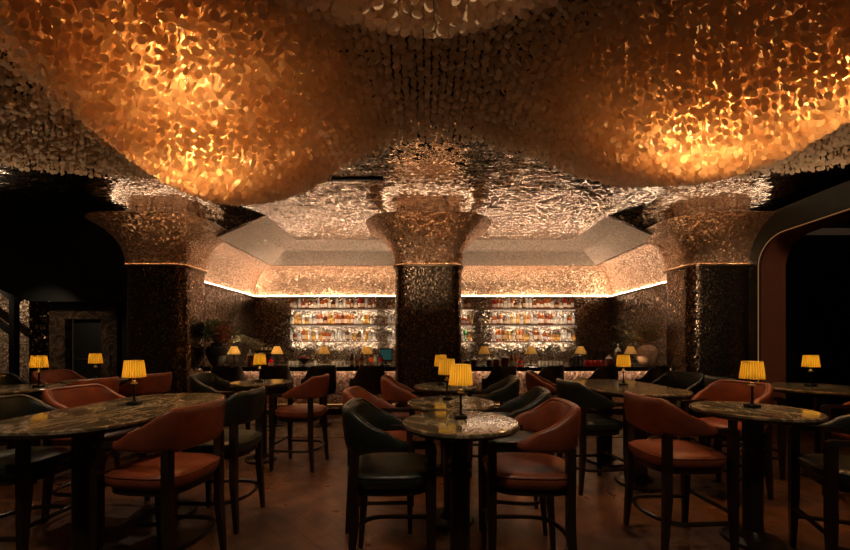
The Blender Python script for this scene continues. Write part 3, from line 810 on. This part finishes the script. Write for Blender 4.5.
b.build('stems', M['olive'], v2)
def g3(i):
    q = random.choice(tips); t = random.uniform(.45, 1.05); p = Vector((q.x*t, q.y*t, .45+(q.z-.45)*t))
    return p, (random.uniform(-1,1),random.uniform(-1,1),random.uniform(-.5,1)), random.uniform(.04,.09), .042, random.choice([0,0,1,2])
o = leaves(750, g3, [M['olive'], M['leaf'], M['bloom']], 'foliage', v2); o['kind'] = 'stuff'

def lidded_jar(p, label, s=1.0, tall=1.0, y=8.40, liq='amberliq'):
    r = empty('lidded_jar', (at(p, y), y, ZC+.001), label=label, cat='jar'); r.scale = (s, s, s*tall)
    MB().lathe([(.05,0),(.056,.01),(.06,.10),(.05,.13)], 20).build('body', M[liq], r)
    MB().lathe([(.054,.13),(.05,.145),(.02,.165),(.012,.17),(.018,.185),(.005,.2)], 16).build('lid', M['white'], r)
for p, s, lb in ((467,.95,'small white-lidded jar closest to the central pillar'), (474,1.1,'white-lidded jar of dark syrup left of the bar lamp'), (489.5,1.1,'white-lidded jar just right of the bar lamp by the pillar'),
                 (496,1.2,'white-lidded jar fourth from the pillar'), (505,1.45,'widest white-lidded jar in the row near the pillar'), (609,1.3,'wide white-lidded jar right of the red jars')):
    lidded_jar(p, lb, s)
lidded_jar(618, 'tall white-lidded jar right of the wide jar', 1.2, 2.1)
lidded_jar(250, 'white-lidded jar beside the coffee machine', 1.25, 1.5)
for k, (p, s) in enumerate(((587,1),(592,1),(597,1),(602,1))):
    b = MB(); b.lathe([(.045,0),(.055,.01),(.055,.11),(.045,.13)], 16)
    o = b.build('red_jar', M['fruit']); o.location = (at(p, 8.34), 8.34, ZC+.001)
    tag(o, ('first','second','third','last')[k]+' of four short red jars from the menu holders towards the clay vase', 'jar', 'short red jars on the right counter')
for k, p in enumerate((571.5, 576.5, 580)):
    b = MB(); h = (.19,.23,.24)[k]; b.box(-.035,-.027,-.05,.05,0,h); b.box(.027,.035,-.05,.05,0,h); b.box(-.035,.035,-.05,.05,h-.01,h); b.box(-.027,.027,-.05,.05,0,.02)
    o = b.build('menu_holder', M['steel'], smooth=False); o.location = (at(p, 8.4), 8.40, ZC+.001)
    tag(o, ('low','middle','tall')[k]+' black open menu holder under the bar lamp', 'holder', 'black menu holders')
GN = {'brown': 'dark brown', 'amber': 'amber', 'red': 'bright red', 'clear': 'clear'}
for p, k, g, lb in ((352,'round','brown','dark brown bottle standing first in the cluster on the left counter'), (357,'squat','brown','squat dark bottle in the cluster on the left counter'), (362,'round','brown','dark bottle directly left of the bar lamp by the screen'),
                    (371,'square','amber','amber bottle directly right of the bar lamp by the screen'), (375,'tall','clear','clear bottle between amber bottle and red bottle'), (381.5,'square','red','bright red bottle in front of the lit screen'),
                    (511.5,'round','brown','tall brown bottle right of the widest jar'), (516,'round','amber','amber bottle right of the brown bottle near the pillar'), (520.5,'squat','red','squat reddish bottle ending the row near the pillar'),
                    (343,'squat','clear','clear squat decanter left of the dark bottles'), (271,'squat','red','red squat bottle behind the yellow lamp on the left counter')):
    bottle(k, g, at(p, 8.36), 8.36, ZC+.001, label=lb, cat='bottle', group='bottles standing on the bar counters')
# coffee machine, screen, fruit bowl, glass rows
r = empty('coffee_machine', (at(266, 8.84), 8.84, ZC+.001), label='dark coffee machine behind the yellow lamp on the left counter', cat='coffee machine')
MB().bbox(-.22,.22,-.14,.14,0,.34,.02).build('body', M['steel'], r); MB().bbox(-.2,.2,-.16,-.13,.26,.31,.006).build('control_panel', M['screen_b'] if 'screen_b' in M else M['chrome'], r)
MB().bbox(-.24,.24,-.15,.15,.34,.36,.008).build('cup_tray', M['chrome'], r)
for k in range(3): MB().lathe([(.02,0),(.034,.05),(.036,.055)], 14, (-.1+.1*k, 0, .36)).build('cup', M['white'], r)
r = empty('till_screen', (at(386, 8.7), 8.7, ZC+.001), label='lit green till screen leaning by the central pillar', cat='screen')
MB().bbox(-.15,.15,-.015,.015,.10,.40,.008).build('housing', M['steel'], r); MB().box(-.13,.13,-.018,-.0155,.13,.37).build('display', M['screen'], r, smooth=False); MB().lathe([(.10,0),(.09,.015),(.02,.03),(.018,.12)], 20, (0,.03,0)).build('stand', M['steel'], r)
r = empty('fruit_bowl', (at(304, 8.5), 8.5, ZC+.001), label='dark footed fruit bowl on the left counter', cat='bowl')
MB().lathe([(.06,0),(.06,.01),(.02,.03),(.02,.05),(.12,.13),(.16,.17),(.15,.17),(.11,.135)], 28).build('dish', M['blackclay'], r)
fb = MB()
for k in range(7):
    a = PI/3*k; rr = .078 if k < 6 else 0
    o = MB().lathe([(.002,0),(.025,.008),(.036,.035),(.028,.062),(.002,.07)], 12).build('fruit', M['fruit'] if k % 3 else M['terra'])
    o.location = (at(304, 8.5)+rr*math.cos(a), 8.5+rr*math.sin(a), ZC+(.145 if k < 6 else .175)); tag(o, 'round fruit heaped in the dark footed bowl on the left counter', 'fruit', 'fruits in the footed bowl')
for sd, xs in (('left', [at(p, 8.75) for p in (290,293.5,297,315,334,337.5,341)]), ('right', [at(p, 8.75) for p in (540,543.5,547,550.5,554,557.5,561)])):
    for x in xs:
        o = MB().lathe([(.024,0),(.03,.004),(.034,.10),(.032,.10),(.028,.008)], 14).build('tumbler', GL['clear']); o.location = (x, 8.75, ZC+.001)
        tag(o, f'clear glass tumbler standing in the line on the {sd} counter', 'glass', f'tumblers on the {sd} counter')

# ------------------------------------------------------------------ added fill lights
def area(name, loc, rot, sx, sy, e_, col):
    l = bpy.data.lights.new(name, 'AREA'); l.shape = 'RECTANGLE'; l.size = sx; l.size_y = sy; l.energy = e_; l.color = col
    o = bpy.data.objects.new(name, l); COL.objects.link(o); o.location = loc; o.rotation_euler = rot; return o
def spot(loc, tgt, e_, ang, col=(1,.72,.47), soft=.06):
    l = bpy.data.lights.new('fill_spot', 'SPOT'); l.energy = e_; l.spot_size = math.radians(ang); l.spot_blend = .8; l.color = col; l.shadow_soft_size = soft
    o = bpy.data.objects.new('fill_spot', l); COL.objects.link(o); o.location = loc
    d = Vector(tgt)-Vector(loc); o.rotation_euler = d.to_track_quat('-Z', 'Y').to_euler()
# unseen spots added to brighten tables, shells, shelves, counter, archway and side rooms
for x, y, z, tx, ty, tz, e_, an in ((0,.7,4.2,0,2.9,.8,125,56),(-2.4,.6,4.2,-2.2,2.9,.8,125,56),(2.4,.6,4.2,2.4,2.9,.8,90,56),(-1.5,6.25,4.3,-1.8,5.2,.8,60,75),(1.6,6.25,4.3,1.6,5.0,.8,60,75),
        (-4.6,6.2,4.3,-4.6,5.0,.8,110,75),(4.4,6.2,4.3,4.4,4.6,.8,45,75),
        (0,-1.0,3.2,0,2.3,3.66,380,30),(-8.5,7.2,3.5,-5.6,4.6,4.2,110,70),(6.35,6.9,3.0,5.0,4.7,4.2,70,75),  # added without fixtures to light the chandelier's near tongue and outer skirts
        (-11.2,7.6,3.2,-11.2,9.9,2.0,130,80),(-8.8,7.0,3.1,-8.9,9.5,1.5,80,60),(-2.9,9.7,4.2,-2.9,11.8,2.2,300,70),(3.4,9.7,4.2,3.4,11.8,2.2,300,70),(6.2,1.0,4.0,6.85,7.3,2.2,380,36),(-3.0,7.9,4.2,-2.8,8.7,1.1,55,80),(3.2,7.9,4.2,3.0,8.7,1.1,55,80),(-4.2,7.4,4.2,-4.6,8.5,1.4,45,50),(4.5,7.4,4.2,4.9,8.5,1.4,60,50)):
    spot((x, y, z), (tx, ty, tz), e_, an)

w = bpy.data.worlds.new('dim_room'); S.world = w; w.use_nodes = True
w.node_tree.nodes['Background'].inputs[0].default_value = (1,.62,.36,1); w.node_tree.nodes['Background'].inputs[1].default_value = .022

# ------------------------------------------------------------------ camera
cam = bpy.data.cameras.new('camera'); co = bpy.data.objects.new('camera', cam); COL.objects.link(co)
co.location = (0, 0, CAMZ); co.rotation_euler = (PI/2, 0, 0)
cam.sensor_width = 36; cam.sensor_fit = 'HORIZONTAL'; cam.lens = F/850*36; cam.shift_y = (CY-275)/850; cam.clip_start = .05
S.camera = co
S.view_settings.view_transform = 'Standard'; S.view_settings.look = 'None'; S.view_settings.gamma = 1; S.view_settings.use_curve_mapping = False
S.view_settings.exposure = 0.0
S.cycles.max_bounces = 8; S.cycles.diffuse_bounces = 4; S.cycles.glossy_bounces = 4; S.cycles.transmission_bounces = 6; S.cycles.transparent_max_bounces = 12
S.cycles.sample_clamp_indirect = 4.0; S.cycles.use_light_tree = True
